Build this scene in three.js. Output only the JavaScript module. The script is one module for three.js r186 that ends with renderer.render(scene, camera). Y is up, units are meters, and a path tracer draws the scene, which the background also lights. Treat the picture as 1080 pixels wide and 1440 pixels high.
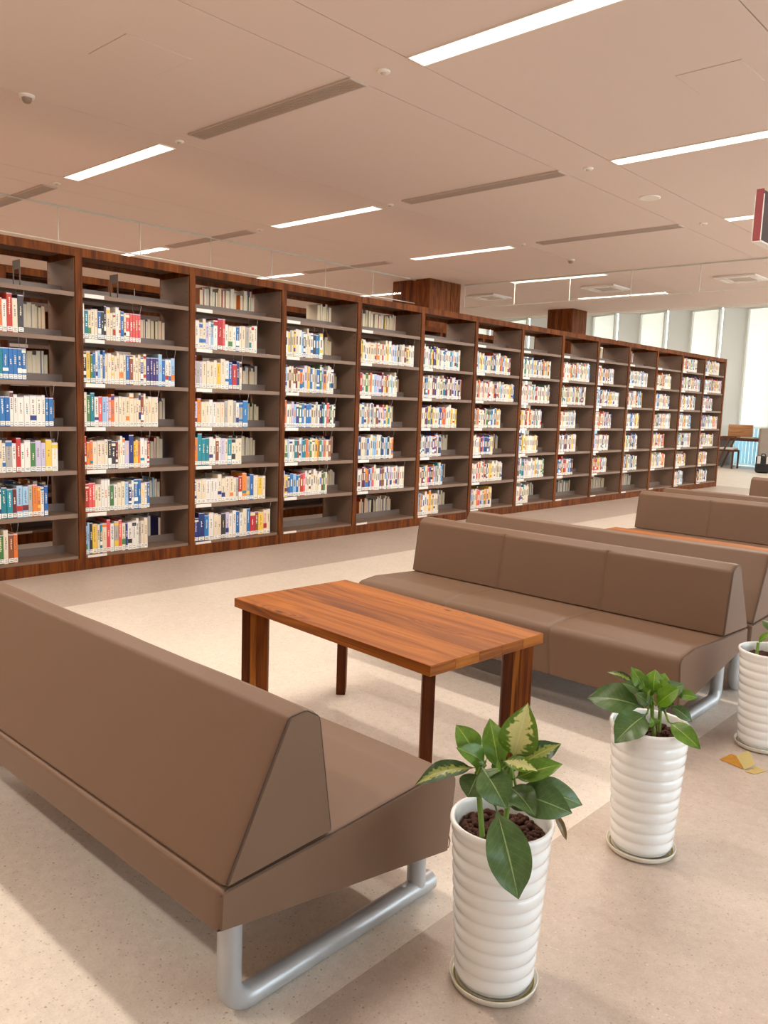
import * as THREE from 'three';
import { mergeGeometries } from 'three/addons/utils/BufferGeometryUtils.js';
import { RoundedBoxGeometry } from 'three/addons/geometries/RoundedBoxGeometry.js';
import { RectAreaLightUniformsLib } from 'three/addons/lights/RectAreaLightUniformsLib.js';

// ---------------------------------------------------------------- camera, sky, exposure
const scene = new THREE.Scene();
const renderer = new THREE.WebGLRenderer({ antialias: true });
renderer.toneMapping = THREE.LinearToneMapping;
renderer.toneMappingExposure = 1.0;
renderer.shadowMap.enabled = true;
RectAreaLightUniformsLib.init();

const EYE = 1.28, CEIL = 3.4;
const camera = new THREE.PerspectiveCamera(64.505, 1080 / 1440, 0.05, 120);
{
  const yaw = 0.827646, pitch = 0.131833, roll = -0.034153;
  const fwd = new THREE.Vector3(Math.sin(yaw) * Math.cos(pitch), -Math.sin(pitch), -Math.cos(yaw) * Math.cos(pitch));
  const right = new THREE.Vector3(Math.cos(yaw), 0, Math.sin(yaw));
  const down = new THREE.Vector3().crossVectors(fwd, right);
  const r2 = right.clone().multiplyScalar(Math.cos(roll)).addScaledVector(down, Math.sin(roll));
  const d2 = right.clone().multiplyScalar(-Math.sin(roll)).addScaledVector(down, Math.cos(roll));
  camera.quaternion.setFromRotationMatrix(new THREE.Matrix4().makeBasis(r2, d2.negate(), fwd.clone().negate()));
  camera.position.set(0, EYE, 0);
  camera.updateMatrixWorld();
}
const SKY_LEVEL = 8;            // overcast daylight outside the windows
scene.background = new THREE.Color().setRGB(0.75, 0.91, 1.0);
scene.backgroundIntensity = SKY_LEVEL;
const LAMP_LEVEL = 66;            // luminance of the ceiling strips
const LAMP_COLOR = new THREE.Color().setRGB(1.0, 0.91, 0.80);

// ---------------------------------------------------------------- helpers
function rng(seed) { let a = seed >>> 0; return () => { a = (a + 0x6D2B79F5) >>> 0; let t = a; t = Math.imul(t ^ (t >>> 15), t | 1); t ^= t + Math.imul(t ^ (t >>> 7), t | 61); return ((t ^ (t >>> 14)) >>> 0) / 4294967296; }; }
const taken = {};
function numbered(n) { const k = taken[n] = (taken[n] ?? -1) + 1; return k ? n + '_' + String(k).padStart(3, '0') : n; }
function tag(o, label, category, group, kind) { if (label) o.userData.label = label; if (category) o.userData.category = category; if (group) o.userData.group = group; if (kind) o.userData.kind = kind; return o; }
function thing(name, label, category, pos = [0, 0, 0], turn = 0, group) { const o = new THREE.Group(); o.name = numbered(name); o.position.set(...pos); o.rotation.y = turn; scene.add(o); return tag(o, label, category, group); }
function sgroup(name, label, category) { const o = new THREE.Group(); o.name = name; scene.add(o); return tag(o, label, category, null, 'structure'); }
function merged(g) { return Array.isArray(g) ? (g.length > 1 ? mergeGeometries(g.map((x) => x.index ? x.toNonIndexed() : x)) : g[0]) : g; }
function part(name, g, m, parent, label) { const o = new THREE.Mesh(merged(g), m); o.name = parent === scene ? numbered(name) : name; o.castShadow = o.receiveShadow = true; if (label) o.userData.label = label; parent.add(o); return o; }
// box with uv in metres; the texture's u runs along `grain`
function bx(w, h, d, x = 0, y = 0, z = 0, grain = 'x', ou = 0, ov = 0) { return uvm(new THREE.BoxGeometry(w, h, d).toNonIndexed().translate(x, y, z), grain, ou, ov); }
function rbx(w, h, d, r, x = 0, y = 0, z = 0, grain = 'x', ou = 0, ov = 0, seg = 1) { const g = new RoundedBoxGeometry(w, h, d, seg, r); return uvm((g.index ? g.toNonIndexed() : g).translate(x, y, z), grain, ou, ov); }
function uvm(g, grain = 'x', ou = 0, ov = 0) {
  const p = g.attributes.position, n = g.attributes.normal, uv = new Float32Array(p.count * 2);
  for (let i = 0; i < p.count; i++) {
    const c = { x: p.getX(i), y: p.getY(i), z: p.getZ(i) }, a = { x: Math.abs(n.getX(i)), y: Math.abs(n.getY(i)), z: Math.abs(n.getZ(i)) };
    const facing = a.x >= a.y && a.x >= a.z ? 'x' : a.y >= a.z ? 'y' : 'z';
    const axes = ['x', 'y', 'z'].filter((k) => k !== facing);
    let u, v;
    if (axes.includes(grain)) { u = grain; v = axes.find((k) => k !== grain); } else { u = axes[0]; v = axes[1]; }
    uv[2 * i] = c[u] + ou; uv[2 * i + 1] = c[v] + ov;
  }
  g.setAttribute('uv', new THREE.BufferAttribute(uv, 2));
  return g;
}
function paint(g, c) { const n = g.attributes.position.count, a = new Float32Array(n * 3); for (let i = 0; i < n; i++) { a[3 * i] = c.r; a[3 * i + 1] = c.g; a[3 * i + 2] = c.b; } g.setAttribute('color', new THREE.BufferAttribute(a, 3)); return g; }
function tube(points, r, seg = 24, rad = 10, closed = false) { return new THREE.TubeGeometry(new THREE.CatmullRomCurve3(points.map((p) => new THREE.Vector3(...p)), closed, 'catmullrom', 0.1), seg, r, rad, closed).toNonIndexed(); }
const sRGB = (r, g, b) => new THREE.Color().setRGB(r / 255, g / 255, b / 255, THREE.SRGBColorSpace);

// tileable value noise on a unit square
function tnoise(seed) {
  const r = rng(seed), t = new Float32Array(4096).map(() => r());
  const at = (i, j, p, q) => t[(((i % p) + p) % p * 73 + ((j % q) + q) % q * 151 + p * 7 + q * 13) & 4095];
  return (u, v, p, q) => { const x = u * p, y = v * q, i = Math.floor(x), j = Math.floor(y), s = x - i, e = y - j, a = s * s * (3 - 2 * s), b = e * e * (3 - 2 * e); return (at(i, j, p, q) * (1 - a) + at(i + 1, j, p, q) * a) * (1 - b) + (at(i, j + 1, p, q) * (1 - a) + at(i + 1, j + 1, p, q) * a) * b; };
}
function texture(w, h, fn, srgb, rx = 1, ry = 1) {
  const d = new Uint8Array(w * h * 4);
  for (let j = 0; j < h; j++) for (let i = 0; i < w; i++) { const c = fn((i + 0.5) / w, (j + 0.5) / h), k = 4 * (j * w + i); d[k] = c[0]; d[k + 1] = c[1]; d[k + 2] = c[2]; d[k + 3] = 255; }
  const t = new THREE.DataTexture(d, w, h); t.wrapS = t.wrapT = THREE.RepeatWrapping; t.magFilter = THREE.LinearFilter; t.minFilter = THREE.LinearMipmapLinearFilter; t.generateMipmaps = true;
  if (srgb) t.colorSpace = THREE.SRGBColorSpace; t.repeat.set(rx, ry); t.needsUpdate = true; return t;
}
const lerp3 = (a, b, t) => [0, 1, 2].map((i) => a[i] + (b[i] - a[i]) * t), clamp = (x) => Math.max(0, Math.min(1, x));
function woodTexture(seed, dark, mid, light, knots = [], metres = [1, 0.5], size = [1024, 512]) {
  const n = tnoise(seed);
  return texture(...size, (u, v) => {
    let warp = 0, knot = 0;
    for (const [ku, kv, s] of knots) { const dx = (u - ku) * 2, dy = (v - kv) * 1.1, e = Math.exp(-(dx * dx * 0.35 + dy * dy * 1.6) / (s * s)); warp += e * 1.4; knot = Math.max(knot, Math.exp(-(dx * dx * 1.2 + dy * dy * 3) / (s * s * 0.10))); }
    const ring = v * 6 + n(u, v, 2, 5) * 2.6 + n(u, v, 3, 14) * 0.9 + warp * 3;
    let f = 0.5 + 0.5 * Math.sin(ring * 2 * Math.PI * 0.8);
    f = 0.30 + 0.36 * f * 0.7 + 0.30 * (n(u, v, 6, 128) - 0.5) + 0.25 * (n(u, v, 10, 256) - 0.5) + 0.3 * (n(u, v, 2, 7) - 0.4);
    let c = f < 0.45 ? lerp3(dark, mid, clamp(f / 0.45)) : lerp3(mid, light, clamp((f - 0.45) / 0.5));
    c = lerp3(c, dark.map((x) => x * 0.55), clamp(knot));
    return c;
  }, true, 1 / metres[0], 1 / metres[1]);
}
function noiseTexture(seed, lo, hi, p = 256, metres = 0.25, size = 512) { const n = tnoise(seed); return texture(size, size, (u, v) => { const f = 0.6 * n(u, v, p, p) + 0.4 * n(u, v, p / 2, p / 2); const g = lo + (hi - lo) * f; return [g, g, g]; }, false, 1 / metres, 1 / metres); }

// ---------------------------------------------------------------- materials
const std = (o) => new THREE.MeshStandardMaterial(o), phy = (o) => new THREE.MeshPhysicalMaterial(o);
function terrazzo(seed, base, chips) {
  const n = tnoise(seed), r = rng(seed + 5), N = 1024, spots = new Float32Array(N * N * 4);
  for (let k = 0; k < 26000; k++) {
    const x = r() * N, y = r() * N, s = 0.5 + r() * r() * 1.2, c = chips[Math.floor(r() * chips.length)], al = 0.15 + 0.4 * r();
    for (let j = -3; j <= 3; j++) for (let i = -3; i <= 3; i++) if (i * i + j * j <= s * s) { const q = 4 * (((y + j + N | 0) % N) * N + ((x + i + N | 0) % N)); spots[q] = c[0]; spots[q + 1] = c[1]; spots[q + 2] = c[2]; spots[q + 3] = al; }
  }
  return texture(N, N, (u, v) => {
    const q = 4 * (Math.floor(v * N) * N + Math.floor(u * N)), m = (n(u, v, 512, 512) - 0.5) * 12 + (n(u, v, 90, 90) - 0.5) * 9 + (n(u, v, 6, 6) - 0.5) * 5;
    let c = base.map((b) => b + m); if (spots[q + 3]) c = lerp3(c, [spots[q], spots[q + 1], spots[q + 2]], spots[q + 3]);
    return c.map((x) => Math.max(0, Math.min(255, x)));
  }, true, 1 / 1.6, 1 / 1.6);
}
const M = {};
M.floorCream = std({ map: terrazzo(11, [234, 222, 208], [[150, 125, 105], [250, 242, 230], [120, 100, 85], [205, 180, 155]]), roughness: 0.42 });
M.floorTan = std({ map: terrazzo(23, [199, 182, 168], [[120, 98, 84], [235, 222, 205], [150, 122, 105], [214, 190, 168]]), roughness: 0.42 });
M.ceiling = std({ color: sRGB(222, 201, 188), roughness: 0.95 });
M.wall = std({ color: sRGB(226, 216, 204), roughness: 0.9 });
M.pier = std({ color: sRGB(226, 227, 222), roughness: 0.8 });
M.grille = std({ color: sRGB(198, 178, 164), roughness: 0.6 });
M.trimWhite = std({ color: sRGB(236, 226, 214), roughness: 0.6 });
M.lampGlow = std({ color: 0xffffff, emissive: LAMP_COLOR.clone(), emissiveIntensity: 1.7, roughness: 0.6 });
M.walnut = phy({ map: woodTexture(31, [58, 25, 3], [108, 54, 10], [146, 82, 22]), roughness: 0.6, specularIntensity: 0.4 });
M.shelfMetal = std({ color: sRGB(134, 109, 92), roughness: 0.55, metalness: 0.1 });
M.stopMetal = std({ color: sRGB(122, 106, 97), roughness: 0.5, metalness: 0.15 });
M.whitePlastic = std({ color: sRGB(240, 232, 222), roughness: 0.4 });
M.tableWood = [0, 1, 2].map((k) => phy({ map: woodTexture(51 + k * 9, [[98, 44, 8], [112, 53, 10], [90, 40, 8]][k], [[150, 83, 20], [164, 95, 27], [136, 74, 18]][k], [188, 114, 42], [[[0.22, 0.3, 0.12], [0.71, 0.62, 0.13]], [[0.48, 0.4, 0.14], [0.9, 0.75, 0.1]], [[0.35, 0.7, 0.11], [0.62, 0.2, 0.12]]][k], [1.1, 0.4]), roughness: 0.5, specularIntensity: 0.45 }));
M.legWood = [0, 1, 2].map((k) => phy({ map: woodTexture(81 + k * 7, [66, 27, 4], [[122, 62, 16], [88, 40, 8], [152, 88, 28]][k], [[156, 88, 30], [116, 58, 18], [186, 114, 46]][k], k ? [] : [[0.4, 0.5, 0.1]], [0.8, 0.25]), roughness: 0.55, specularIntensity: 0.4 }));
M.leather = phy({ color: sRGB(120, 93, 74), specularIntensity: 0.6, roughness: 0.48, bumpMap: noiseTexture(91, 90, 165, 256, 0.2), bumpScale: 0.0006, sheen: 0.15, sheenRoughness: 0.6 });
M.piping = std({ color: sRGB(74, 58, 50), roughness: 0.6 });
M.steel = phy({ color: sRGB(186, 188, 190), roughness: 0.34, metalness: 0.35 });
M.rubber = std({ color: sRGB(40, 36, 34), roughness: 0.8 });
M.ceramic = phy({ color: sRGB(247, 247, 245), roughness: 0.18, clearcoat: 0.6, clearcoatRoughness: 0.08 });
M.saucer = phy({ color: sRGB(232, 226, 212), roughness: 0.3, clearcoat: 0.4 });
M.saucerDirt = std({ color: sRGB(206, 190, 120), roughness: 0.8, map: (() => { const n = tnoise(7); return texture(256, 256, (u, v) => { const f = clamp(n(u, v, 24, 24) * 0.7 + n(u, v, 64, 64) * 0.5 - 0.1); return lerp3([120, 110, 60], [250, 246, 225], f); }, true); })() });
M.soil = std({ color: sRGB(74, 40, 26), roughness: 0.9 });
M.pane = phy({ color: 0xffffff, transmission: 1, thickness: 0, roughness: 0.02, ior: 1.5, specularIntensity: 0.4 });
M.paneEdge = std({ color: sRGB(205, 200, 184), roughness: 0.3 });
M.blind = phy({ color: sRGB(252, 249, 242), roughness: 1, transmission: 0.34, thickness: 0, side: THREE.DoubleSide });
M.louver = phy({ color: sRGB(214, 236, 242), roughness: 1, transmission: 0.45, thickness: 0 });
M.signRed = std({ color: sRGB(150, 48, 52), roughness: 0.5 });
M.signDark = std({ color: sRGB(58, 28, 24), roughness: 0.5 });
M.gold = [[206, 184, 118], [200, 142, 44], [206, 180, 112]].map((c) => phy({ color: sRGB(...c), roughness: 0.45, metalness: 0.25, side: THREE.DoubleSide }));
M.black = std({ color: sRGB(32, 28, 28), roughness: 0.7 });
M.bagWhite = std({ color: sRGB(225, 220, 212), roughness: 0.8 });
M.chairWood = std({ map: woodTexture(131, [58, 32, 18], [92, 54, 32], [118, 74, 46]), roughness: 0.55 });
M.deskWood = std({ map: woodTexture(141, [150, 98, 60], [196, 142, 96], [220, 172, 128]), roughness: 0.5 });
M.panelGrey = std({ color: sRGB(150, 128, 112), roughness: 0.8 });
M.wire = std({ color: sRGB(190, 178, 168), roughness: 0.35, metalness: 0.6 });

// ---------------------------------------------------------------- the room
const X0 = -4.5, X1 = 22.6, Z0 = -17, Z1 = 4.6, XC = 16.2, YH = 4.35;
{
  const f = sgroup('floor', 'speckled terrazzo floor in cream and tan bands', 'floor');
  const strip = (x0, x1, z0, z1, m, l) => part('floor_band', bx(x1 - x0, 0.1, z1 - z0, (x0 + x1) / 2, -0.05, (z0 + z1) / 2), m, f, l);
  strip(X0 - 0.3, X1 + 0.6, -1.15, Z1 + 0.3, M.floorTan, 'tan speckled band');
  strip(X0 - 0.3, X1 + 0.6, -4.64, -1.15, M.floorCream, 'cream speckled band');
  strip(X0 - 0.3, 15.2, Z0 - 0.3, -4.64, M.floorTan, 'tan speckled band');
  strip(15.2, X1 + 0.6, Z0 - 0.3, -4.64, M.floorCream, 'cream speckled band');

  const c = sgroup('ceiling', 'plain warm white suspended ceiling with fine joints', 'ceiling');
  part('ceiling_slab', bx(XC - X0 + 0.3, 0.12, Z1 - Z0 + 0.6, (XC + X0 - 0.3) / 2, CEIL + 0.04 + 0.06, (Z0 + Z1) / 2), M.ceiling, c);
  const cuts = [Z0 - 0.3, -13.1, -12.62, -10.45, -8.6, -8.12, -6.16, -4.06, -3.57, -1.76, -0.98, 0.97, 2.78, Z1 + 0.3];
  for (let i = 0; i < cuts.length - 1; i++) part('ceiling_panel', bx(XC - X0 + 0.3, 0.04, cuts[i + 1] - cuts[i] - 0.007, (XC + X0 - 0.3) / 2, CEIL + 0.02, (cuts[i] + cuts[i + 1]) / 2), M.ceiling, c);
  part('ceiling_fascia', bx(0.04, YH - CEIL + 0.1, Z1 - Z0 + 0.6, XC + 0.02, (YH + CEIL) / 2 + 0.05, (Z0 + Z1) / 2), M.ceiling, c);
  part('raised_ceiling', bx(X1 - XC + 0.7, 0.12, Z1 - Z0 + 0.6, (XC + X1 + 0.7) / 2, YH + 0.06, (Z0 + Z1) / 2), M.trimWhite, c);

  tag(part('wall_back', bx(X1 - X0 + 1, 4.6, 0.25, (X0 + X1) / 2, 2.3, Z0 - 0.125), M.wall, scene), 'plain off-white wall behind the bookcases', 'wall', null, 'structure');
  tag(part('wall_left', bx(0.25, 4.6, Z1 - Z0 + 0.5, X0 - 0.125, 2.3, (Z0 + Z1) / 2), M.wall, scene), 'plain off-white end wall', 'wall', null, 'structure');
  // the wall behind the viewer: long windows between piers
  const w = sgroup('wall_front', 'off-white wall with a row of tall windows', 'wall');
  part('wall_base', bx(X1 - X0 + 1, 0.35, 0.25, (X0 + X1) / 2, 0.175, Z1 + 0.125), M.wall, w);
  part('wall_head', bx(X1 - X0 + 1, 4.7 - 2.6, 0.25, (X0 + X1) / 2, (4.7 + 2.6) / 2, Z1 + 0.125), M.wall, w);
  for (let x = X0 - 0.2, k = 0; x < X1 + 0.5; x += 2.4, k++) part('pier', bx(0.6, 2.25, 0.25, x + 0.3, 1.475, Z1 + 0.125), M.wall, w);
  let wn = 1;
  part('wall_panel', bx(4.8, 2.25, 0.25, X0 + 2.3, 1.475, Z1 + 0.125), M.wall, w);
  for (let x = X0 + 0.4 + 4.8; x < X1 - 1.5; x += 2.4) {
    const g = sgroup('window_' + wn++, 'tall clear window in the long side wall', 'window');
    part('pane', bx(1.8, 2.25, 0.012, x + 0.9, 1.475, Z1 + 0.14), M.pane, g);
    part('frame', [bx(1.8, 0.05, 0.07, x + 0.9, 0.375, Z1 + 0.14), bx(1.8, 0.05, 0.07, x + 0.9, 2.575, Z1 + 0.14), bx(0.05, 2.25, 0.07, x + 0.025, 1.475, Z1 + 0.14), bx(0.05, 2.25, 0.07, x + 1.775, 1.475, Z1 + 0.14)], M.pier, g);
  }
  // the sawtooth window wall at the far end
  const wr = sgroup('wall_right', 'grey sawtooth piers between tall windows with roller blinds', 'wall');
  part('wall_head', bx(0.9, 0.6, Z1 - Z0 + 0.6, 22.65, 4.12 + 0.3, (Z0 + Z1) / 2), M.trimWhite, wr);
  const P = 1.5, A = 0.92, XN = 22.2, XF = 22.55;
  for (let k = -3; k < 12; k++) {
    const z0 = -12.35 + P * k; if (z0 < Z0 - 0.2 || z0 + P > Z1 + 0.4) continue;
    const s = new THREE.Shape(); s.moveTo(XN, -(z0 + A)); s.lineTo(XF, -(z0 + P)); s.lineTo(XF + 0.5, -(z0 + P)); s.lineTo(XF + 0.5, -(z0 + A)); s.closePath();
    part('pier', uvm(new THREE.ExtrudeGeometry(s, { depth: 4.14, bevelEnabled: false }).rotateX(-Math.PI / 2), 'y'), M.pier, wr);
    const g = sgroup('window_' + wn++, 'tall window with a pale roller blind between grey piers', 'window');
    const mid = new THREE.Vector3((XN + XF) / 2, 0, z0 + A / 2), len = Math.hypot(XF - XN, A);
    g.position.copy(mid); g.rotation.y = Math.atan2(-(XN - XF), -A) ;
    // local axes: z runs along the pane, x across it
    part('pane', bx(0.012, 4.1, len - 0.05, 0.10, 2.06, 0), M.pane, g);
    part('frame', [bx(0.06, 4.12, 0.05, 0.1, 2.06, -len / 2 + 0.025), bx(0.06, 4.12, 0.05, 0.1, 2.06, len / 2 - 0.025), bx(0.06, 0.05, len, 0.1, 0.03, 0), bx(0.06, 0.05, len, 0.1, 1.0, 0), bx(0.06, 0.05, len, 0.1, 4.1, 0)], M.pier, g);
    part('blind', bx(0.004, 3.06, len - 0.01, 0.02, 2.56, 0), M.blind, g, 'pale translucent roller blind');
    part('blind_bar', bx(0.03, 0.03, len - 0.08, 0.02, 1.02, 0), M.trimWhite, g);
    for (let q = 0; q < 9; q++) part('louver', bx(0.02, 0.92, 0.092, 0.25, 0.52, -len / 2 + 0.05 + q * (len - 0.1) / 8), M.louver, g, 'pale blue upright louver');
  }
}

// columns clad in dark wood
{
  const col = (x0, x1, z0, z1, top, label) => {
    const g = thing('wood_column', label, 'column', [(x0 + x1) / 2, 0, (z0 + z1) / 2]); g.userData.kind = 'structure';
    const w = x1 - x0, d = z1 - z0;
    part('core', bx(w - 0.04, top, d - 0.04, 0, top / 2, 0, 'y'), M.walnut, g);
    for (const [a, b] of [[-0.5, 0.17], [0.185, 0.5]]) {
      part('cladding_panel', rbx((b - a) * w, top, 0.02, 0.004, (a + b) / 2 * w, top / 2, d / 2 - 0.01, 'y', a), M.walnut, g);
      part('cladding_panel', rbx((b - a) * w, top, 0.02, 0.004, (a + b) / 2 * w, top / 2, -d / 2 + 0.01, 'y', a), M.walnut, g);
    }
    for (const [a, b] of [[-0.48, 0.0], [0.012, 0.48]]) for (const s of [-1, 1]) part('cladding_panel', rbx(0.02, top, (b - a) * d, 0.004, s * (w / 2 - 0.01), top / 2, (a + b) / 2 * d, 'y', a + 0.3), M.walnut, g);
  };
  col(10.72, 11.56, -9.82, -8.98, CEIL, 'square dark wood clad column where the glass screens meet');
  col(15.35, 15.95, -9.55, -8.95, CEIL, 'slim dark wood clad column by the window bays');
}

// ---------------------------------------------------------------- ceiling fittings
const LX = [-1.25, 1.38, 4.02, 6.63, 9.22, 11.8], LZ = [-12.6, -8.07, -3.55], LLEN = 1.72, LW = 0.15;
const ORD = ['first', 'second', 'third', 'fourth', 'fifth', 'sixth', 'seventh', 'eighth', 'ninth', 'tenth', 'eleventh', 'twelfth', 'thirteenth', 'fourteenth'];
const ROWN = ['past glass screen', 'over the bookcases', 'over the sofas'];
function stripLight(x, y, z, label) {
  const t = thing('ceiling_light', label, 'ceiling light', [x, y, z + LLEN / 2], 0, 'strip lights set in the ceiling');
  part('trim', [bx(LW + 0.016, 0.008, 0.008, 0, -0.004, -LLEN / 2 - 0.004), bx(LW + 0.016, 0.008, 0.008, 0, -0.004, LLEN / 2 + 0.004), bx(0.008, 0.008, LLEN, -LW / 2 - 0.004, -0.004, 0), bx(0.008, 0.008, LLEN, LW / 2 + 0.004, -0.004, 0)], M.trimWhite, t);
  part('diffuser', bx(LW, 0.006, LLEN, 0, -0.003, 0), M.lampGlow, t, 'glowing white diffuser');
  const l = new THREE.RectAreaLight(LAMP_COLOR, LAMP_LEVEL, LW, LLEN); l.position.set(0, -0.012, 0); l.rotation.x = -Math.PI / 2; l.name = 'strip_light'; t.add(l);
}
LZ.forEach((z, r) => LX.forEach((x, k) => stripLight(x, CEIL, z, `long slim warm ceiling light ${ROWN[r]}, ${ORD[k]} of its row from the end wall`)));
stripLight(14.4, CEIL, -3.55, 'long slim warm ceiling light past the glass, on the edge of the low ceiling');
[-12.6, -8.07, -3.55].forEach((z, k) => stripLight(19.2, YH, z, `long slim warm light in the high ceiling by the windows, ${ORD[k]} from the back wall`));
{
  const GZ = [-10.4, -5.92, -1.3], gl = 1.86, gw = 0.15;
  GZ.forEach((z, r) => [4.02, 6.63, 9.22].forEach((x, k) => {
    if (r === 2) return;
    const t = thing('air_grille', `long brown slotted air grille ${['crossing the glass screen line', 'in front of the bookcases'][r]}, ${ORD[k]} from the end wall`, 'air grille', [x, CEIL, z + gl / 2], 0, 'linear air grilles');
    part('frame', [bx(gw, 0.014, 0.012, 0, -0.007, -gl / 2), bx(gw, 0.014, 0.012, 0, -0.007, gl / 2), bx(0.012, 0.014, gl, -gw / 2, -0.007, 0), bx(0.012, 0.014, gl, gw / 2, -0.007, 0)], M.grille, t);
    part('back_plate', bx(gw, 0.002, gl, 0, -0.001, 0), M.grille, t);
    for (let i = 0; i < 7; i++) part('slat', bx(0.006, 0.013, gl - 0.02, -gw / 2 + 0.018 + i * 0.019, -0.0075, 0), M.grille, t);
  }));
  const disc = (x, z, r, label) => { const t = thing('ceiling_sensor', label, 'sensor', [x, CEIL, z], 0); part('base', new THREE.LatheGeometry([[0, -0.012], [r * 0.8, -0.012], [r, -0.006], [r, 0]].map((p) => new THREE.Vector2(...p)), 24), M.trimWhite, t); part('lens', new THREE.LatheGeometry([[0, -0.022], [r * 0.35, -0.019], [r * 0.45, -0.012]].map((p) => new THREE.Vector2(...p)), 20), M.grille, t); };
  const where = ['', '', 'over the aisle joint', 'by the bookcase strip'];
  [[4.01, -3.82], [6.66, -3.82], [9.26, -3.82]].forEach(([x, z], i) => disc(x, z, 0.045, `small round sprinkler plate between two fine joints beside the ${ORD[i]} grille`));
  [[4.01, -6.15], [6.62, -6.15], [9.15, -6.13]].forEach(([x, z], i) => disc(x, z, 0.04, `small round sprinkler plate between light and grille above bookcases, ${ORD[i]} from the end wall`));
  [[4.01, -8.36], [6.62, -8.36]].forEach(([x, z], i) => disc(x, z, 0.04, `small round sprinkler plate beyond the bookcase lights, ${ORD[i]} from the end wall`));
  const det = (x, z, label) => { const t = thing('smoke_detector', label, 'smoke detector', [x, CEIL, z]); part('base', new THREE.LatheGeometry([[0, -0.02], [0.05, -0.02], [0.055, 0]].map((p) => new THREE.Vector2(...p)), 24), M.trimWhite, t); part('head', new THREE.LatheGeometry([[0, -0.055], [0.022, -0.053], [0.032, -0.04], [0.036, -0.02]].map((p) => new THREE.Vector2(...p)), 24), M.panelGrey, t); };
  det(2.74, -6.15, 'round smoke detector between plain ceiling panels near the end wall'); det(10.44, -6.17, 'round smoke detector close to the glass screen');
  const t = thing('ceiling_speaker', 'round white ceiling speaker ring between the two joints', 'speaker', [7.89, CEIL, -3.82]);
  part('ring', new THREE.LatheGeometry([[0.06, -0.004], [0.09, -0.012], [0.105, -0.006], [0.105, 0]].map((p) => new THREE.Vector2(...p)), 32), M.whitePlastic, t); part('mesh', new THREE.LatheGeometry([[0, -0.004], [0.062, -0.004]].map((p) => new THREE.Vector2(...p)), 24), M.trimWhite, t);
  const hatch = (x, z, s, label) => { const g = thing('access_hatch', label, 'access hatch', [x, CEIL, z]); part('panel', rbx(s, 0.005, s, 0.001, 0, -0.001, 0), M.ceiling, g); part('gap', [bx(s + 0.008, 0.002, 0.004, 0, -0.0009, -s / 2 - 0.002), bx(s + 0.008, 0.002, 0.004, 0, -0.0009, s / 2 + 0.002), bx(0.004, 0.002, s, -s / 2 - 0.002, -0.0009, 0), bx(0.004, 0.002, s, s / 2 + 0.002, -0.0009, 0)], M.grille, g); };
  hatch(2.9, -4.88, 0.45, 'square access hatch flush in the ceiling near the end wall'); hatch(5.4, -2.2, 0.4, 'square access hatch flush in the ceiling between two sofa lights');
  const ac = (x, z, label) => {
    const g = thing('cassette_unit', label, 'air conditioner', [x, CEIL, z], 0, 'ceiling air units beyond the glass');
    part('panel', [bx(0.62, 0.02, 0.13, 0, -0.022, -0.245), bx(0.62, 0.02, 0.13, 0, -0.022, 0.245), bx(0.13, 0.02, 0.36, -0.245, -0.022, 0), bx(0.13, 0.02, 0.36, 0.245, -0.022, 0), bx(0.6, 0.012, 0.6, 0, -0.007, 0)], M.trimWhite, g);
    part('intake', bx(0.35, 0.008, 0.35, 0, -0.018, 0), M.grille, g);
    for (const [sx, sz] of [[1, 0], [-1, 0], [0, 1], [0, -1]]) part('flap', bx(sx ? 0.06 : 0.36, 0.006, sx ? 0.36 : 0.06, sx * 0.26, -0.038, sz * 0.26), M.whitePlastic, g);
  };
  ac(13.0, -9.4, 'square ceiling air unit beyond the glass, next to the wood column'); ac(13.05, -7.0, 'square ceiling air unit beyond the glass, middle one'); ac(13.1, -4.75, 'square ceiling air unit beyond the glass, last one');
  // glass screens hanging below the ceiling
  const screen = (label, n, at, along) => {
    const g = thing('glass_screen', label, 'glass screen', [0, 0, 0]);
    for (let k = 0; k < n; k++) {
      const [x, z] = at(k); const W = 1.04, H = 0.37;
      part('pane', along === 'x' ? bx(W - 0.012, H, 0.01, x + W / 2, CEIL - H / 2 - 0.02, z) : bx(0.01, H, W - 0.012, x, CEIL - H / 2 - 0.02, z + W / 2), M.pane, g, 'clear glass pane');
      part('joint', along === 'x' ? bx(0.008, H, 0.012, x, CEIL - H / 2 - 0.02, z) : bx(0.012, H, 0.008, x, CEIL - H / 2 - 0.02, z), M.paneEdge, g);
    }
    const [x, z] = at(0), L = n * 1.04;
    part('top_channel', along === 'x' ? bx(L, 0.02, 0.03, x + L / 2, CEIL - 0.01, z) : bx(0.03, 0.02, L, x, CEIL - 0.01, z + L / 2), M.paneEdge, g);
    part('bottom_channel', along === 'x' ? bx(L, 0.012, 0.016, x + L / 2, CEIL - 0.396, z) : bx(0.016, 0.012, L, x, CEIL - 0.396, z + L / 2), M.paneEdge, g);
  };
  screen('clear glass screen under the ceiling, behind and parallel to the bookcases', 14, (k) => [-3.85 + k * 1.04, -9.3], 'x');
  screen('clear glass screen under the ceiling running from the wood column towards the sofas', 11, (k) => [11.64, -8.95 + k * 1.04], 'z');
  // hanging sign
  const s = thing('hanging_sign', 'red edged dark sign with white trim hanging from the ceiling', 'sign', [6.55, 2.64, -2.06]);
  part('board', bx(1.3, 0.33, 0.036, 0, 0, 0), M.signDark, s, 'dark maroon face');
  part('end_cap', rbx(0.012, 0.34, 0.05, 0.004, -0.656, 0, 0), M.signRed, s, 'red end cap');
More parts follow.
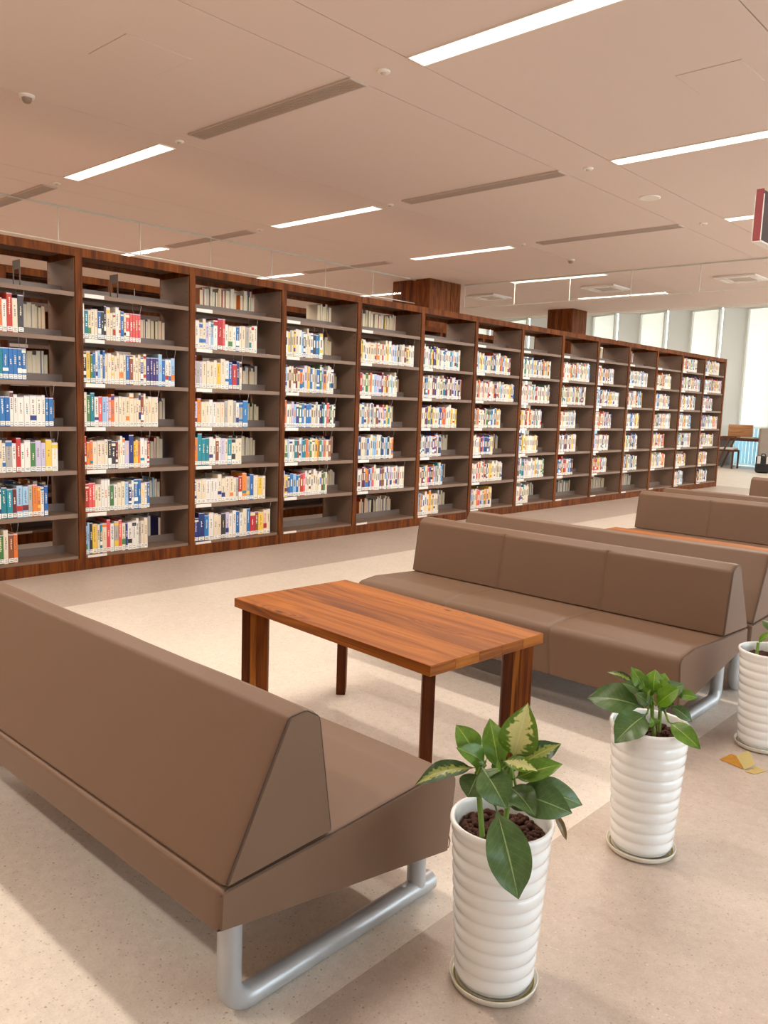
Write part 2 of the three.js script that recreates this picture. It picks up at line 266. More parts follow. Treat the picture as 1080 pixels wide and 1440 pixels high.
  part('trim', [rbx(1.31, 0.012, 0.062, 0.004, 0, -0.172, 0), rbx(0.01, 0.30, 0.006, 0.002, -0.66, -0.016, 0.028), rbx(0.01, 0.30, 0.006, 0.002, -0.66, -0.016, -0.028)], M.whitePlastic, s, 'white trim');
  for (const x of [0.15, 0.55]) part('rod', new THREE.CylinderGeometry(0.005, 0.005, CEIL - 2.64 - 0.165, 8).translate(x, (CEIL - 2.64 + 0.165) / 2, 0), M.steel, s);
}

// ---------------------------------------------------------------- bookcases
const ZF = -5.562, DEP = 0.43, PITCH = 0.936, XU = 2.815, TOP = 2.29, UP = 0.052;
const LEV = [0.10, 0.413, 0.727, 1.04, 1.353, 1.667, 1.98].map((y) => y + 0.006);    // top faces of the shelves, floor upwards
const SH = 0.03;
const bayX = (b) => XU + PITCH * (b - 1);          // centre of the upright on the -x side of bay b
const pieces = (() => {
  const L = PITCH - UP - 0.006, c = PITCH / 2, zc = -DEP / 2;
  return {
    upright: [0, 0.31, 0.57].map((o) => bx(UP, TOP, DEP, 0, TOP / 2, zc, 'y', o, o)),
    rail: [0, 0.37, 0.71].map((o) => bx(PITCH - UP, 0.06, 0.022, c, TOP - 0.03, -0.011, 'y', o * 2, o)),
    backRail: bx(PITCH - UP, 0.06, 0.022, c, TOP - 0.03, -DEP + 0.011, 'y'),
    topBoard: bx(PITCH - UP, 0.022, DEP - 0.046, c, TOP - 0.014, zc),
    plinth: [0, 0.37, 0.71].map((o) => bx(PITCH - UP, 0.086, 0.022, c, 0.043, -0.013, 'y', o, o)),
    backPlinth: bx(PITCH - UP, 0.086, 0.022, c, 0.043, -DEP + 0.013, 'y'),
    side: (() => {
      const q = new THREE.Shape(); q.moveTo(0.015, 0.088); q.lineTo(DEP - 0.015, 0.088); q.lineTo(DEP - 0.015, TOP - 0.072); q.lineTo(0.015, TOP - 0.072); q.closePath();
      for (let y = 0.14; y < TOP - 0.12; y += 0.05) for (const z of [0.032, DEP - 0.039]) { const o = new THREE.Path(); o.moveTo(z, y); o.lineTo(z, y + 0.017); o.lineTo(z + 0.007, y + 0.017); o.lineTo(z + 0.007, y); o.closePath(); q.holes.push(o); }
      return uvm(new THREE.ExtrudeGeometry(q, { depth: 0.003, bevelEnabled: false }).rotateY(Math.PI / 2).translate(-0.0015, 0, 0), 'y');
    })(),
    shelf: [bx(L, SH, 0.003, c, -SH / 2, -0.012), bx(L, 0.003, DEP - 0.026, c, -0.0015, zc), bx(L, SH, 0.003, c, -SH / 2, -DEP + 0.012)],
    back: bx(L, TOP - 0.1, 0.012, c, TOP / 2, -DEP + 0.05, 'y'),
    stop: bx(L, 0.056, 0.004, c, 0.028, zc),
    label: bx(0.15, 0.027, 0.002, c - L / 2 + 0.09, -SH / 2, -0.0095),
  };
})();
pieces.shelf = mergeGeometries(pieces.shelf);
function bay(b, z, label, end, detail, closed) {
  const t = thing('bookcase_bay', label, 'bookcase', [bayX(b), 0, z], 0, z === ZF ? 'bays of the long bookcase' : 'bays of the bookcase behind');
  part('upright', pieces.upright[b % 3], M.walnut, t);
  part('top_rail', pieces.rail[b % 3], M.walnut, t); part('top_rail', pieces.backRail, M.walnut, t); part('top_board', pieces.topBoard, M.shelfMetal, t);
  part('plinth', pieces.plinth[(b + 1) % 3], M.walnut, t); part('plinth', pieces.backPlinth, M.walnut, t);
  for (const s of [UP / 2 + 0.0018, PITCH - UP / 2 - 0.0018]) {
    const p = part('side_panel', pieces.side, M.shelfMetal, t, 'grey metal side panel'); p.position.x = s;
  }
  for (const y of LEV) {
    const s = part('shelf', pieces.shelf, M.shelfMetal, t, 'grey metal shelf'); s.position.y = y;
    part('label_holder', pieces.label, M.whitePlastic, s, 'white label holder');
    part('back_stop', pieces.stop, M.stopMetal, t).position.y = y;
  }
  if (closed) part('back_panel', pieces.back, M.walnut, t, 'wood back panel');
  if (end) { const u = part('end_panel', bx(UP, TOP, DEP, 0, TOP / 2, -DEP / 2, 'y', 0.2, 0.4), M.walnut, t); u.position.x = PITCH; }
  return t;
}
const BAYNAME = (b) => b === 13 ? 'end bay of the long bookcase, next to the open floor by the windows' : `wood framed grey shelved bay, ${ORD[13 - b]} from the window end of the long bookcase`;
for (let b = 0; b <= 13; b++) bay(b, ZF, b === 13 ? 'wood framed bookcase bay at the window end of the long run' : BAYNAME(b), b === 13, b < 6);
const ZF2 = -6.83;
for (let b = 0; b <= 8; b++) bay(b, ZF2, `closed wood backed bookcase bay of the row behind, ${ORD[8 - b]} from its window end`, b === 8, false, true);

// ---------------------------------------------------------------- books
const COL = {
  W: [236, 230, 220], C: [232, 216, 188], K: [48, 44, 46], N: [34, 52, 120], B: [40, 108, 176], L: [150, 190, 224], T: [22, 132, 148], R: [188, 40, 32], P: [226, 84, 84],
  O: [232, 128, 42], Y: [238, 196, 70], G: [74, 128, 66], V: [66, 52, 124], U: [206, 196, 220], M: [116, 34, 44], S: [176, 170, 162], D: [142, 74, 44],
};
const CNAME = { W: 'white', C: 'cream', K: 'black', N: 'navy blue', B: 'blue', L: 'pale blue', T: 'teal', R: 'red', P: 'coral red', O: 'orange', Y: 'yellow', G: 'green', V: 'violet', U: 'pale lilac', M: 'maroon', S: 'grey', D: 'brown' };
const pal = {}; for (const k in COL) pal[k] = sRGB(...COL[k]);
const pageCol = sRGB(226, 206, 172), whiteCol = sRGB(244, 240, 232), inkDark = sRGB(60, 50, 60), inkLight = sRGB(236, 224, 190), inkSoft = sRGB(128, 108, 100);
M.cover = std({ vertexColors: true, roughness: 0.45 });
M.pages = std({ vertexColors: true, roughness: 0.9 });
const vb = (w, h, d, x, y, z, c) => paint(new THREE.BoxGeometry(w, h, d).toNonIndexed().translate(x, y, z), c);
const strip = (g) => { g.deleteAttribute('uv'); return g; };
const isDark = (k) => 'KNBTRPVMGD'.includes(k);
// a book standing with its spine at local z = 0 (facing +z), x centred, base at y = 0
function bookCover(w, h, d, key, r, fine) {
  const base = pal[key].clone().offsetHSL((r() - 0.5) * 0.02, 0, (r() - 0.5) * 0.05), g = [];
  const sp = new RoundedBoxGeometry(w, h, 0.006, 1, Math.min(0.0025, w * 0.2)); g.push(paint((sp.index ? sp.toNonIndexed() : sp).translate(0, h / 2, -0.003), base));
  g.push(vb(0.0022, h, d - 0.004, -w / 2 + 0.0011, h / 2, -d / 2 - 0.002, base), vb(0.0022, h, d - 0.004, w / 2 - 0.0011, h / 2, -d / 2 - 0.002, base));
  const e = 0.0005, style = r(), keys = 'RBNTOVMGKY', acc = pal[keys[Math.floor(r() * keys.length)]];
  const ink = isDark(key) ? (r() < 0.7 ? inkLight : whiteCol) : (r() < 0.75 ? inkSoft : acc);
  if (style < 0.16) g.push(vb(w * 0.98, h * (0.05 + r() * 0.1), e, 0, h * (0.86 + r() * 0.06), e / 2, isDark(key) ? inkLight : acc));
  if (style > 0.1 && style < 0.32) g.push(vb(w * 0.98, h * (0.08 + r() * 0.14), e, 0, h * (0.26 + r() * 0.08), e / 2, isDark(key) ? whiteCol : acc));
  g.push(vb(w * 0.98, 0.006, e, 0, h - 0.004, e / 2, pal.U));
  if (fine) { const n = 4 + Math.floor(r() * 6), s = Math.min(w * 0.5, 0.010), y0 = h * (0.42 + r() * 0.1); for (let i = 0; i < n && y0 + i * s * 1.25 < h * 0.9; i++) if (r() < 0.92) g.push(vb(s * (0.5 + 0.5 * r()), s * 0.85, e, (r() - 0.5) * w * 0.08, y0 + i * s * 1.25, e, ink)); }
  else g.push(vb(w * 0.4, h * 0.3, e, 0, h * 0.6, e * 0.6, ink));
  return mergeGeometries(g.map(strip));
}
const bookPages = (w, h, d) => strip(vb(w - 0.005, h - 0.007, d - 0.010, 0, h / 2, -d / 2 - 0.003, pageCol));
function bookLabel(w, r) { const g = [vb(w * 0.9, 0.03, 0.0006, 0, 0.022, 0.0004, whiteCol)]; for (let i = 0; i < 2; i++) g.push(vb(w * (0.4 + 0.3 * r()), 0.0035, 0.0004, 0, 0.016 + i * 0.012, 0.0009, inkDark)); return mergeGeometries(g.map(strip)); }
const ROWEND = [[0, 0.6, 0.61, 0.82, 0.85, 0.76, 0.51], [0, 0.53, 0.87, 0.7, 0.61, 0.61, 0.59], [0, 0.72, 0.54, 0.62, 0.55, 0.85, 0.92], [0, 0.52, 0.69, 0.73, 0.68, 0.63, 0], [0, 0.92, 0.64, 0.56, 0.61, 0.82, 0], [0, 0.74, 0.79, 0.72, 0.43, 0.49, 0.43], [0, 0.8, 0.92, 0.62, 0.48, 0.73, 0.51], [0, 0.76, 0.78, 0.59, 0.53, 0.73, 0.35], [0, 0.84, 0.76, 0.5, 0.55, 0.5, 0], [0, 0.57, 0.8, 0.58, 0.54, 0.52, 0], [0, 0.74, 0.58, 0.53, 0.51, 0.56, 0], [0, 0.64, 0.65, 0.74, 0.54, 0.63, 0], [0.7, 0.92, 0.75, 0.62, 0.66, 0.5, 0.44], [0.76, 0.96, 0.55, 0.89, 0.75, 0.49, 0.57]];
const KEYS = {
  0: [null, 'WCCUWLOWRCK', 'WCCWCYTBBBBB', 'BBBBBBBBBBBBWWWWWWWBB', 'WCLWCWSWRWWGUUYW', 'WCUCWTTMLLSOOWB', 'WYCYCGCDO'],
  1: [null, 'WTCCCBKKCCCWCBCPPPPP', 'KYGBWLCBCCCCCCCBDCCCVCVVVVLBWWL', 'CGTWPLUUOCCCCCCCCDCCCCC', 'ROOCCCCKKMCWWUNYYOWWR', 'RPPCCWWWGWCCLNWBBCWB', 'LLKYCTCPWSPCNWWWSCC'],
  2: [null, 'WCCUWLWRPWCWBCCSCCW', 'USUCCCCYCWBRNC', 'UOCCWWCCSCSWSB', 'OTTTWWDWUCTCCC', 'WCCWWWCCCCCSROSBCYC', 'NNBWCCKUWWBWCBRDYCC'],
};
const TALL = { '0,1,8': 1, '0,1,10': 0.9, '1,1,0': 0.9, '1,1,11': 0.9, '1,4,14': 1, '1,2,9': 0.4, '1,5,5': 0.8, '1,5,6': 0.8, '1,5,7': 0.8, '2,1,7': 1, '2,1,8': 1 };
const SETS = { '0,2': ['B', 'blue volume of the five-book set'], '0,3': ['B', 'blue volume of the long reference set'], '1,1': ['P', 'coral red volume of the five-book set'] };
const BAYREF = ['bay of blue sets', 'bay of coral set', 'bay beside coral set'];
const mass = [], R = rng(2024);
const weighted = 'WWWWWWWCCCCCCCCCCUUSSLLBBTNRPOOYYGVMDK';
function place(g, x, y, z, turn) { if (turn) g.rotateY(turn); return g.translate(x, y, z); }
const individuals = [], setN = {};
for (let b = 0; b <= 13; b++) {
  const xl = bayX(b) + UP / 2 + 0.006, W = PITCH - UP - 0.012;
  for (let k = 0; k < 7; k++) {
    const y = LEV[6 - k] + 0.0004, f = ROWEND[b][k];
    if (f > 0) {
      const keys = KEYS[b]?.[k], end = xl + f * W; let list = [];
      if (keys) list = [...keys]; else { const n = Math.round(f * W / 0.027); for (let i = 0; i < n; i++) list.push(weighted[Math.floor(R() * weighted.length)]); }
      let raw = list.map((c, i) => (keys && i && list[i - 1] === c && 'PBV'.includes(c)) ? 1.0 : 0.65 + R() * 0.8);
      const x0 = b === 0 ? Math.max(xl, end - list.length * 0.034) : xl;
      const tot = raw.reduce((a, c) => a + c, 0), rowH = 0.212 + R() * 0.022; raw = raw.map((q) => q / tot * (end - x0));
      let x = x0, prev = 0.5;
      list.forEach((c, i) => {
        const same = keys && i && list[i - 1] === c && 'PBV'.includes(c);
        const w = raw[i] - 0.0006; let tall = TALL[[b, k, i]] ?? (same ? prev : R() * R()); prev = tall;
        const h = Math.min(rowH + (tall - 0.35) * 0.05, 0.262), d = 0.15 + R() * 0.02, z = ZF - 0.024 - (same ? 0 : R() * 0.004), cx = x + raw[i] / 2; x += raw[i];
        if (b <= 2) {
          const rr = rng(b * 7919 + k * 331 + i * 17 + 5), fromEnd = list.length - i, set = SETS[[b, k]];
          const shelf = ORD[6 - k], nth = fromEnd === 1 ? 'last' : ORD[fromEnd - 1] ?? fromEnd + 'th';
          const inSet = set && set[0] === c && (b === 0 || i > 12);
          const kind = h > 0.235 ? 'tall book' : w > 0.034 ? 'thick book' : w < 0.019 ? 'thin book' : 'book';
          if (inSet) setN[[b, k]] = (setN[[b, k]] ?? 0) + 1;
          const label = inSet ? `${set[1]}, ${ORD[setN[[b, k]] - 1]} in its set, ${shelf} shelf up` : `${CNAME[c]} ${kind}, ${nth === 'last' ? 'outermost' : nth} from row end, ${shelf} shelf up, ${BAYREF[b]}`;
          const t = thing('book', label, 'book', [cx, y, z], 0, inSet ? set[1].replace('volume', 'volumes') : `books on the ${shelf} shelf, ${BAYREF[b]}`);
          part('cover', bookCover(w, h, d, c, rr, true), M.cover, t); part('page_block', bookPages(w, h, d), M.pages, t); part('spine_label', bookLabel(w, rr), M.cover, t, 'white spine label');
          individuals.push(t);
        } else mass.push(place(mergeGeometries([bookCover(w, h, d, c, R, false), bookPages(w, h, d), bookLabel(w, R)]), cx, y, z));
      });
    }
    // books of the other side: their page edges face this way
    let a0 = 0.03, a1 = 0.84 + R() * 0.12;
    if (k === 0) { const top = { 2: [0.22, 0.86], 3: [0.66, 0.84], 4: [0.1, 0.86], 9: [0.2, 0.6], 10: [0.2, 0.6] }[b]; if (!top) continue; [a0, a1] = top; }
    if (k === 6 && (b === 0 || b === 3 || b === 11)) continue;
    let x = xl + a0 * W; const rowH = 0.21 + R() * 0.03;
    while (x < xl + a1 * W) { const w = 0.014 + R() * 0.022, h = rowH - R() * 0.05, d = 0.15 + R() * 0.02; if (R() < 0.9) mass.push(place(mergeGeometries([bookCover(w, h, d, weighted[Math.floor(R() * weighted.length)], R, false), bookPages(w, h, d)]), x + w / 2, y, ZF - DEP + 0.03, Math.PI)); x += w + 0.001; }
  }
}
{ const o = new THREE.Mesh(mergeGeometries(mass), M.cover); o.name = 'library_books'; o.castShadow = o.receiveShadow = true; scene.add(o); tag(o, 'rows of library books filling the remaining shelves of the bookcases', 'books', null, 'stuff'); }
console.log('individual books', individuals.length, 'in the mass', mass.length);

// wire supports at the ends of the rows, and plate bookends on the empty top shelves
for (let b = 0; b <= 4; b++) for (let k = 1; k < 7; k++) {
  const f = ROWEND[b][k]; if (!f) continue;
  const xl = bayX(b) + UP / 2 + 0.006, W = PITCH - UP - 0.012, yt = LEV[7 - k] - 0.0035, x = xl + f * W + 0.006;
  const t = thing('wire_bookend', `thin wire book support on the ${ORD[6 - k]} shelf up, bay ${ORD[13 - b]} from window end`, 'bookend', [x, yt, ZF], 0, 'wire book supports');
  part('wire_loop', tube([[0, 0, -0.03], [0, -0.05, -0.028], [0, -0.10, -0.05], [0, -0.115, -0.09], [0, -0.10, -0.13], [0, -0.05, -0.15], [0, 0, -0.15]], 0.0016, 24, 6), M.wire, t);
  part('clip', bx(0.012, 0.004, 0.14, 0, -0.0022, -0.09), M.wire, t);
}
const plateEnd = (x, label) => {
  const t = thing('metal_bookend', label, 'bookend', [x, LEV[6] + 0.0003, ZF - 0.09]);
  const s = new THREE.Shape(); s.moveTo(-0.06, 0); s.lineTo(0.06, 0); s.lineTo(0.06, 0.17); s.lineTo(-0.06, 0.17); s.closePath();
  const q = new THREE.Path(); q.moveTo(-0.042, 0.003); q.lineTo(-0.042, 0.11); q.lineTo(0.042, 0.11); q.lineTo(0.042, 0.003); q.closePath(); s.holes.push(q);
  part('plate', new THREE.ExtrudeGeometry(s, { depth: 0.0015, bevelEnabled: false }).rotateY(Math.PI / 2), M.stopMetal, t); part('foot', bx(0.09, 0.0015, 0.08, 0.045, 0.00075, 0), M.stopMetal, t);
};
plateEnd(2.42, 'bare metal bookend alone on the top shelf above the blue sets'); plateEnd(3.13, 'bare metal bookend alone on the top shelf above the coral red set');
{ const t = thing('metal_rod', 'thin upright metal rod on the top shelf above the coral red set', 'bookend', [3.42, LEV[6] + 0.0003, ZF - 0.3]); part('rod', new THREE.CylinderGeometry(0.003, 0.003, 0.12, 8).translate(0, 0.0615, 0), M.wire, t); part('foot', bx(0.06, 0.0015, 0.05, 0, 0.00075, 0), M.wire, t); }

// ---------------------------------------------------------------- sofas
function loft(profile, zs, off) {          // profile: closed list of [u, y, nu, ny]; off(i, z) pushes a point inwards
  const n = profile.length, pos = [], idx = [];
  zs.forEach((z) => profile.forEach((p, i) => { const o = off(i, z); pos.push(p[0] - p[2] * o, p[1] - p[3] * o, z); }));
  for (let s = 0; s < zs.length - 1; s++) for (let i = 0; i < n; i++) { const a = s * n + i, b = s * n + (i + 1) % n, c = a + n, d = b + n; idx.push(a, b, c, b, d, c); }
  const g = new THREE.BufferGeometry(); g.setAttribute('position', new THREE.Float32BufferAttribute(pos, 3)); g.setIndex(idx); g.computeVertexNormals();
  const caps = [0, zs.length - 1].map((s) => {
    const q = profile.map((_, i) => new THREE.Vector2(pos[3 * (s * n + i)], pos[3 * (s * n + i) + 1])), f = THREE.ShapeUtils.triangulateShape(q, []), v = [];
    for (const t of f) for (const i of (s ? t : [t[0], t[2], t[1]])) v.push(q[i].x, q[i].y, zs[s]);
    const c = new THREE.BufferGeometry(); c.setAttribute('position', new THREE.Float32BufferAttribute(v, 3)); c.computeVertexNormals(); return c;
  });
  return [uvm(g.toNonIndexed(), 'z'), ...caps.map((c) => uvm(c, 'x'))];
}
function rounded(points, seg = 5) {        // [x, y, radius] anticlockwise -> dense outline with outward normals
  const out = [], n = points.length, V = (p) => new THREE.Vector2(p[0], p[1]);
  for (let i = 0; i < n; i++) {
    const p = V(points[i]), a = V(points[(i + n - 1) % n]).sub(p).normalize(), b = V(points[(i + 1) % n]).sub(p).normalize(), r = points[i][2] || 0.004;
    const half = Math.acos(Math.max(-1, Math.min(1, a.dot(b)))) / 2, d = r / Math.tan(half);
    const p0 = p.clone().addScaledVector(a, d), p1 = p.clone().addScaledVector(b, d);
    for (let k = 0; k <= seg; k++) { const t = k / seg, q = p0.clone().multiplyScalar((1 - t) * (1 - t)).addScaledVector(p, 2 * t * (1 - t)).addScaledVector(p1, t * t); out.push([q.x, q.y]); }
    const e0 = p1, nx = V(points[(i + 1) % n]), L = e0.distanceTo(nx); if (L > 0.12) for (let k = 1; k < 6; k++) { const q = e0.clone().lerp(nx, k / 6.5); out.push([q.x, q.y]); }
  }
  return out.map((p, i) => { const a = out[(i + out.length - 1) % out.length], b = out[(i + 1) % out.length]; const tx = b[0] - a[0], ty = b[1] - a[1], l = Math.hypot(tx, ty) || 1; return [p[0], p[1], ty / l, -tx / l]; });
}
const SL = 1.72;      // sofa length; local z from 0 (the end towards the side windows) to -SL; local x from the rear (0) to the front
function makeSofa() {
  const t = new THREE.Group();
  const zs = [], seams = [-SL / 3, -2 * SL / 3];
  for (let z = 0; z > -SL - 1e-6; z -= SL / 30) zs.push(-SL - 0 - (z)); // even stations from -SL to 0
  for (const e of [0.003, 0.008, 0.02]) { zs.push(-e, -SL + e); }
  for (const s of seams) for (const e of [-0.022, -0.008, -0.0035, 0, 0.0035, 0.008, 0.022]) zs.push(s + e);
  const Zs = [...new Set(zs.map((z) => Math.max(-SL, Math.min(0, +z.toFixed(5)))))].sort((a, b) => a - b).filter((z, i, a) => !i || z - a[i - 1] > 0.0015);
  const endOff = (z) => { const e = Math.min(-z, z + SL); return e < 0.02 ? 0.008 * Math.pow(1 - e / 0.02, 2) : 0; };
  const seamOff = (z) => { let o = 0; for (const s of seams) { const e = Math.abs(z - s); if (e < 0.022) o = Math.max(o, 0.007 * Math.pow(1 - e / 0.022, 2)); } return o; };
  const pillow = (z) => { const q = (((-z) % (SL / 3)) / (SL / 3)); return Math.sin(Math.PI * q); };
  const base = rounded([[0, 0.27, 0.012], [0.10, 0.252, 0.05], [0.712, 0.15, 0.012], [0.738, 0.365, 0.04], [0.60, 0.381, 0.1], [0.30, 0.366, 0.03], [0.004, 0.357, 0.012]]);
  const seatFace = base.map((p) => p[3] > 0.5 && p[0] > 0.31 || p[2] > 0.6 && p[0] > 0.66);
  part('seat', loft(base, Zs, (i, z) => endOff(z) + (seatFace[i] ? seamOff(z) - 0.006 * pillow(z) * (base[i][3] > 0.5 && base[i][0] < 0.7 ? 1 : 0.4) : 0)), M.leather, t, 'brown leather seat cushion');
  const back = rounded([[0.012, 0.3585, 0.006], [0.298, 0.368, 0.006], [0.256, 0.640, 0.026], [0.216, 0.664, 0.02], [0.166, 0.660, 0.016]]);
  const frontFace = back.map((p) => p[2] > 0.75);
  part('backrest', loft(back, Zs, (i, z) => endOff(z) + (frontFace[i] ? seamOff(z) - 0.004 * pillow(z) : 0)), M.leather, t, 'brown leather wedge backrest');
  for (const z of [-0.004, -SL + 0.004]) {
    part('piping', tube(back.filter((p, i) => i % 2 === 0).map((p) => [p[0] - p[2] * 0.004, p[1] - p[3] * 0.004, z]), 0.0015, 90, 6, true), M.piping, t, 'dark piping');
    part('piping', tube(base.filter((p) => p[3] > -0.2).map((p) => [p[0] - p[2] * 0.004, p[1] - p[3] * 0.004, z]), 0.0014, 90, 6, false), M.piping, t, 'dark piping');
  }
  for (const z of [-0.085, -SL + 0.085]) {
    const r = 0.026, f = [[0.09, 0.30], [0.09, 0.075]]; for (let k = 1; k <= 6; k++) { const a = Math.PI / 2 * k / 6; f.push([0.09 + 0.05 - 0.05 * Math.cos(a), 0.077 - 0.05 * Math.sin(a)]); } f.push([0.4, 0.027], [0.745, 0.027]);
    const leg = part('leg', [tube(f.map((p) => [p[0], p[1], z]), r, 60, 16), new THREE.CircleGeometry(r, 16).rotateY(Math.PI / 2).translate(0.745, 0.027, z).toNonIndexed()], M.steel, t, 'bent grey steel tube leg');
    part('front_post', new THREE.CylinderGeometry(r * 0.95, r * 0.95, 0.16, 16, 1, true).translate(0.688, 0.107, z).toNonIndexed(), M.steel, leg);
  }
  part('beam', [bx(0.05, 0.04, SL - 0.2, 0.2, 0.255, -SL / 2), bx(0.05, 0.04, SL - 0.2, 0.5, 0.21, -SL / 2)], M.rubber, t);
  return t;
}
const ZE = -1.17, sofaProto = makeSofa();
function sofa(rear, facing, label) {      // facing +1: seat towards +x; -1: towards -x
  const t = sofaProto.clone(); t.name = numbered('sofa'); scene.add(t); tag(t, label, 'sofa', 'brown leather lounge sofas');
  if (facing > 0) t.position.set(rear, 0, ZE); else { t.position.set(rear, 0, ZE - SL); t.rotation.y = Math.PI; }
}
sofa(0.85, 1, 'brown leather sofa turning its sloping back to the open floor, first in line');
sofa(3.69, -1, 'brown leather sofa facing the bare wooden coffee table, behind the second planter');
sofa(3.725, 1, 'brown leather sofa back to back with the one facing the first coffee table');
sofa(6.42, -1, 'brown leather sofa facing the second coffee table');
sofa(6.455, 1, 'brown leather sofa back to back with the one facing the second coffee table');
sofa(9.0, -1, 'brown leather sofa last in line, nearest the window desk');

// ---------------------------------------------------------------- coffee tables
function makeTable() {
  const t = new THREE.Group(), W = 0.592, L = 1.075, H = 0.49, TH = 0.036, n = 5, pw = W / n;
  const top = new THREE.Group(); top.name = 'tabletop'; t.add(top);
  for (let i = 0; i < n; i++) part('plank', rbx(pw - 0.0006, TH, L, 0.0015, -W / 2 + pw * (i + 0.5), H - TH / 2, 0, 'z', i * 0.37 + 0.5, i * 0.11), M.tableWood[i % 3], top);
  // board legs set on the diagonals
  for (const [sx, sz] of [[-1, -1], [1, 1], [-1, 1], [1, -1]]) {
    const lw = 0.105, lt = 0.04, a = sx * sz > 0 ? -Math.PI / 4 : Math.PI / 4, cx = sx * (W / 2 - 0.062), cz = sz * (L / 2 - 0.062);
    const lg = new THREE.Group(); lg.name = 'leg'; lg.position.set(cx, 0, cz); lg.rotation.y = a; t.add(lg);
    const hh = H - TH - 0.0005, ws = [0.034, 0.026, 0.045]; let x = -lw / 2;
    ws.forEach((w, i) => { part('board', rbx(w - 0.0005, hh, lt, 0.0015, x + w / 2, hh / 2, 0, 'y', i * 0.3, sx * 0.2 + sz * 0.1), M.legWood[[1, 2, 0][i]], lg); x += w; });
  }
  part('underframe', [bx(0.03, 0.03, L - 0.24, 0, H - TH - 0.0155, 0, 'z')], M.legWood[1], t);
  return t;
}
const tableProto = makeTable();
[[2.206, -2.03, 0.06, 'reddish brown wooden coffee table on board legs between the first two sofas'], [4.9, -2.06, 0.02, 'reddish brown wooden coffee table in the second sofa group']].forEach(([x, z, a, label], i) => {
  const t = i ? tableProto.clone() : tableProto; t.name = numbered('coffee_table'); t.position.set(x, 0, z); t.rotation.y = -a; scene.add(t); tag(t, label, 'coffee table', 'wooden coffee tables');
});

// ---------------------------------------------------------------- planters
function leafTexture(kind) {
  const n = tnoise(kind.charCodeAt(0)), C = { d: [[74, 104, 54], [108, 140, 80], [188, 208, 146]], g: [[84, 126, 36], [138, 172, 58], [200, 214, 128]], l: [[92, 138, 24], [142, 180, 40], [196, 214, 96]], m: [[52, 82, 42], [150, 160, 78], [214, 200, 120]], v: [[96, 132, 30], [226, 226, 150], [240, 238, 190]], b: [[110, 86, 48], [140, 120, 66], [150, 130, 90]] }[kind];
  return texture(256, 512, (u, v) => {
    const a = Math.abs(u - 0.5) * 2, vein = Math.abs(((v * 11 - a * 2.2) % 1 + 1) % 1 - 0.5) * 2;
    let c = lerp3(C[0], C[1], clamp(0.25 + 0.5 * n(u, v, 8, 12) - 0.25));
    if (kind === 'v' || kind === 'm') { const edge = (kind === 'v' ? 0.55 : 0.42) + 0.5 * (n(u, v, 10, 26) - 0.5) + 0.18 * vein - 0.2; c = lerp3(C[1], C[0], clamp((a - edge) * 6)); }
    c = lerp3(c, C[2], 0.28 * clamp((vein - 0.86) * 7) * (1 - a * 0.5));
    c = lerp3(c, C[2], clamp((0.05 - a) * 24) * 0.85);
    const m = (n(u, v, 64, 128) - 0.5) * 12; return c.map((x) => Math.max(0, Math.min(255, x + m)));
  }, true);
}
M.leaf = {}; for (const k of 'dglmvb') M.leaf[k] = phy({ map: leafTexture(k), roughness: 0.36, side: THREE.DoubleSide, transmission: 0.12, thickness: 0 });
M.stem = std({ color: sRGB(120, 150, 60), roughness: 0.6 });
function leafGeometry(B, T, w, toward, seed) {
  const r = rng(seed), b = new THREE.Vector3(...B), tip = new THREE.Vector3(...T), ax = tip.clone().sub(b), L = ax.length();
  const nrm = toward.clone().multiplyScalar(0.8).add(new THREE.Vector3((r() - 0.5) * 0.5, 0.75, (r() - 0.5) * 0.5)); const a = ax.clone().normalize(); nrm.addScaledVector(a, -nrm.dot(a)).normalize();
  const side = new THREE.Vector3().crossVectors(a, nrm), nu = 8, nv = 18, pos = [], uv = [], idx = [], bow = L * (0.10 + 0.08 * r()), wav = r() * 6;
  for (let j = 0; j <= nv; j++) for (let i = 0; i <= nu; i++) {
    const v = j / nv, u = i / nu * 2 - 1, pet = 0.1;
    let wd = v < pet ? 0.05 : Math.pow(Math.sin(Math.PI * Math.pow((v - pet) / (1 - pet), 0.82)), 0.75); if (v > 0.82) wd *= 1 - 0.35 * (v - 0.82) / 0.18;
    wd = Math.max(wd, 0.012) * w / 2;
    const p = b.clone().addScaledVector(ax, v).addScaledVector(nrm, bow * Math.sin(Math.PI * v) + Math.abs(u) * wd * 0.28 + 0.03 * w * Math.sin(v * 14 + wav + u * 2) * Math.abs(u)).addScaledVector(side, u * wd);
    pos.push(p.x, p.y, p.z); uv.push(0.5 + u * 0.5, v);
  }
  for (let j = 0; j < nv; j++) for (let i = 0; i < nu; i++) { const q = j * (nu + 1) + i; idx.push(q, q + 1, q + nu + 1, q + 1, q + nu + 2, q + nu + 1); }
  const g = new THREE.BufferGeometry(); g.setAttribute('position', new THREE.Float32BufferAttribute(pos, 3)); g.setAttribute('uv', new THREE.Float32BufferAttribute(uv, 2)); g.setIndex(idx); g.computeVertexNormals(); return g;
}
